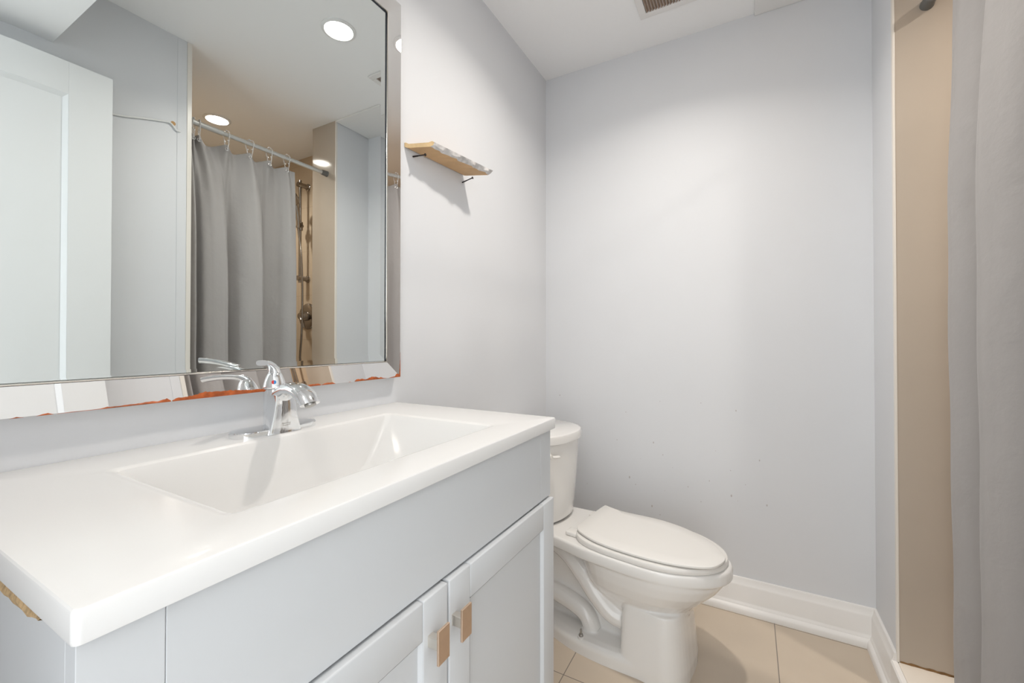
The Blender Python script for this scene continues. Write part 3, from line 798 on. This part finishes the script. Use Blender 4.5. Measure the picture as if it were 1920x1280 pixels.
sol = cur.modifiers.new('solid', 'SOLIDIFY'); sol.thickness = 0.0012
# stitched hem line near the top and free edge
def eyelet_mesh():
    mb = MB(); mb.tube([(0, 0.0065 * cos(a), 0.0065 * sin(a)) for a in [2 * pi * k / 18 for k in range(19)]], .0017, 8, ends=False); return mb
def near_x(y):
    best = min(range(NW), key=lambda i: abs(tp[i][1] - y)); return tp[best][0]
for y in RINGY:
    o = eyelet_mesh().build('eyelet', M['eyelet'], cur, smooth=True); o.location = (RX + near_x(y) - 0.0015, y, ZC1 - 0.022)
def ring_mesh(y, tilt):
    mb = MB(); zt = RZ + 0.0185; zb = ZC1 - 0.026
    P = [(0, 0, zt), (.013, 0, RZ + 0.013), (.0165, 0, RZ), (.013, 0, RZ - 0.020), (.007, 0, lerp(RZ, zb, .75)), (.002, 0, zb + .001), (-.0035, 0, zb + .002), (-.008, 0, lerp(RZ, zb, .72)), (-.0135, 0, RZ - .020), (-.0165, 0, RZ), (-.013, 0, RZ + .013), (0, 0, zt)]
    P = [(x + (near_x(y) * (1 - (z - zb) / (zt - zb))) + RX, y + tilt * x * 1.0 + y_ , z) for x, y_, z in P]
    mb.tube(spline(P, 4), .0021, 8, ends=True)
    for x, z in ((-.0105, RZ - .030), (.0100, RZ - .030)):
        f = 1 - (z - zb) / (zt - zb)
        mb.lathe([(.0005, -.0042), (.0042, -.002), (.0042, .002), (.0005, .0042)], (RX + x * .82 + near_x(y) * f, y + tilt * x * .82, z), n=8)
    mb.lathe([(.0005, -.004), (.0045, -.002), (.0045, .002), (.0005, .004)], (RX, y, zt), n=10)
    return mb
ordl = ['clear plastic curtain ring nearest the side wall by the door', 'second clear curtain ring from the side wall by the door', 'third clear curtain ring from the side wall by the door', 'clear curtain ring just past the joint of the two rod tubes', 'clear curtain ring at the middle of the rod', 'second clear curtain ring from the shower-head end of the curtain', 'last clear curtain ring at the free shower-head end of the curtain']
for y, l_ in zip(RINGY, ordl):
    o = ring_mesh(y, random.uniform(-.9, .9)).build('curtain_ring', M['clear'], smooth=True, angle=180)
    tag(o, l_, 'curtain ring', 'clear shower curtain rings')

# slide bar with two wall mounts
BX = 1.80
t = tag(empty('slide_bar', (BX, YB, 1.44)), 'metal shower slide bar with two wall brackets on the beige tile', 'slide bar')
for z in (0.0, 0.625):
    mb = MB().tube([(0, -0.001, z), (0, -0.078, z)], 0.0165, 24); mb.lathe([(.024, -.001), (.024, -.006), (.0165, -.010)], (0, 0, z), 'Y', 24)
    mb.build('bracket', M['chrome2'], t, smooth=True, angle=50)
MB().cyl((0, -0.060, -0.03), (0, -0.060, 0.655), 0.0095).build('bar', M['chrome2'], t, smooth=True)
mb = MB().cyl((0, -0.060, 0.32), (0, -0.060, 0.375), 0.0175); mb.cyl((-0.022, -0.060, 0.347), (0.026, -0.060, 0.347), 0.012); mb.cyl((0, -0.060, 0.347), (-0.020, -0.079, 0.352), 0.0145, .015)
mb.build('slider', M['chrome2'], t, smooth=True, angle=50)
t = tag(empty('hand_shower', (BX - 0.035, YB - 0.096, 1.797)), 'metal hand shower held in the slide bar bracket', 'hand shower')
pth = spline([(0, 0, -.035), (0, 0, .0), (-.003, -.008, .05), (-.008, -.020, .095), (-.014, -.032, .130)], 6)
MB().tube(pth, [lerp(.011, .014, i / (len(pth) - 1)) for i in range(len(pth))], 16).build('shower_handle', M['chrome2'], t, smooth=True)
mb = MB(); mb.lathe([(.012, .022), (.030, .014), (.044, .004), (.046, -.004), (.044, -.009), (.040, -.010), (.002, -.010)], (0, 0, 0), n=32)
o = mb.build('shower_face', M['chrome2'], t, smooth=True, angle=50); o.location = (-.019, -.046, .146); o.rotation_euler = (R(-62), 0, 0)
pts = [(BX - .035, YB - .096, 1.762), (BX - .042, YB - .096, 1.72), (BX - .064, YB - .096, 1.60), (BX - .076, YB - .096, 1.45), (BX - .080, YB - .096, 1.30), (BX - .078, YB - .097, 1.10), (BX - .068, YB - .100, .95), (BX - .055, YB - .10, .82), (BX + .0, YB - .10, .68), (BX + .08, YB - .09, .64), (BX + .15, YB - .07, .72), (BX + .17, YB - .012, .83)]
hose = MB().tube(spline(pts, 8), .0068, 12).build('shower_hose', M['chrome2'], smooth=True)
tag(hose, 'flexible metal hose hanging from the hand shower', 'hose')
t = tag(empty('shower_valve', (BX - .005, YB, 1.188)), 'round metal shower valve with lever below the slide bar', 'valve')
MB().lathe([(.088, -.001), (.088, -.005), (.082, -.012), (.060, -.016), (.040, -.017), (.001, -.017)], (0, 0, 0), 'Y', 48).build('escutcheon', M['chrome2'], t, smooth=True, angle=50)
mb = MB(); mb.lathe([(.032, -.016), (.030, -.034), (.024, -.050), (.020, -.066), (.001, -.070)], (0, 0, 0), 'Y', 32)
mb.tube(spline([(0, -.058, 0), (-.022, -.066, -.020), (-.042, -.070, -.048), (-.052, -.070, -.080)], 5), [.0115] * 16, 14, flat=(1, .7))
mb.build('lever', M['chrome2'], t, smooth=True, angle=50)
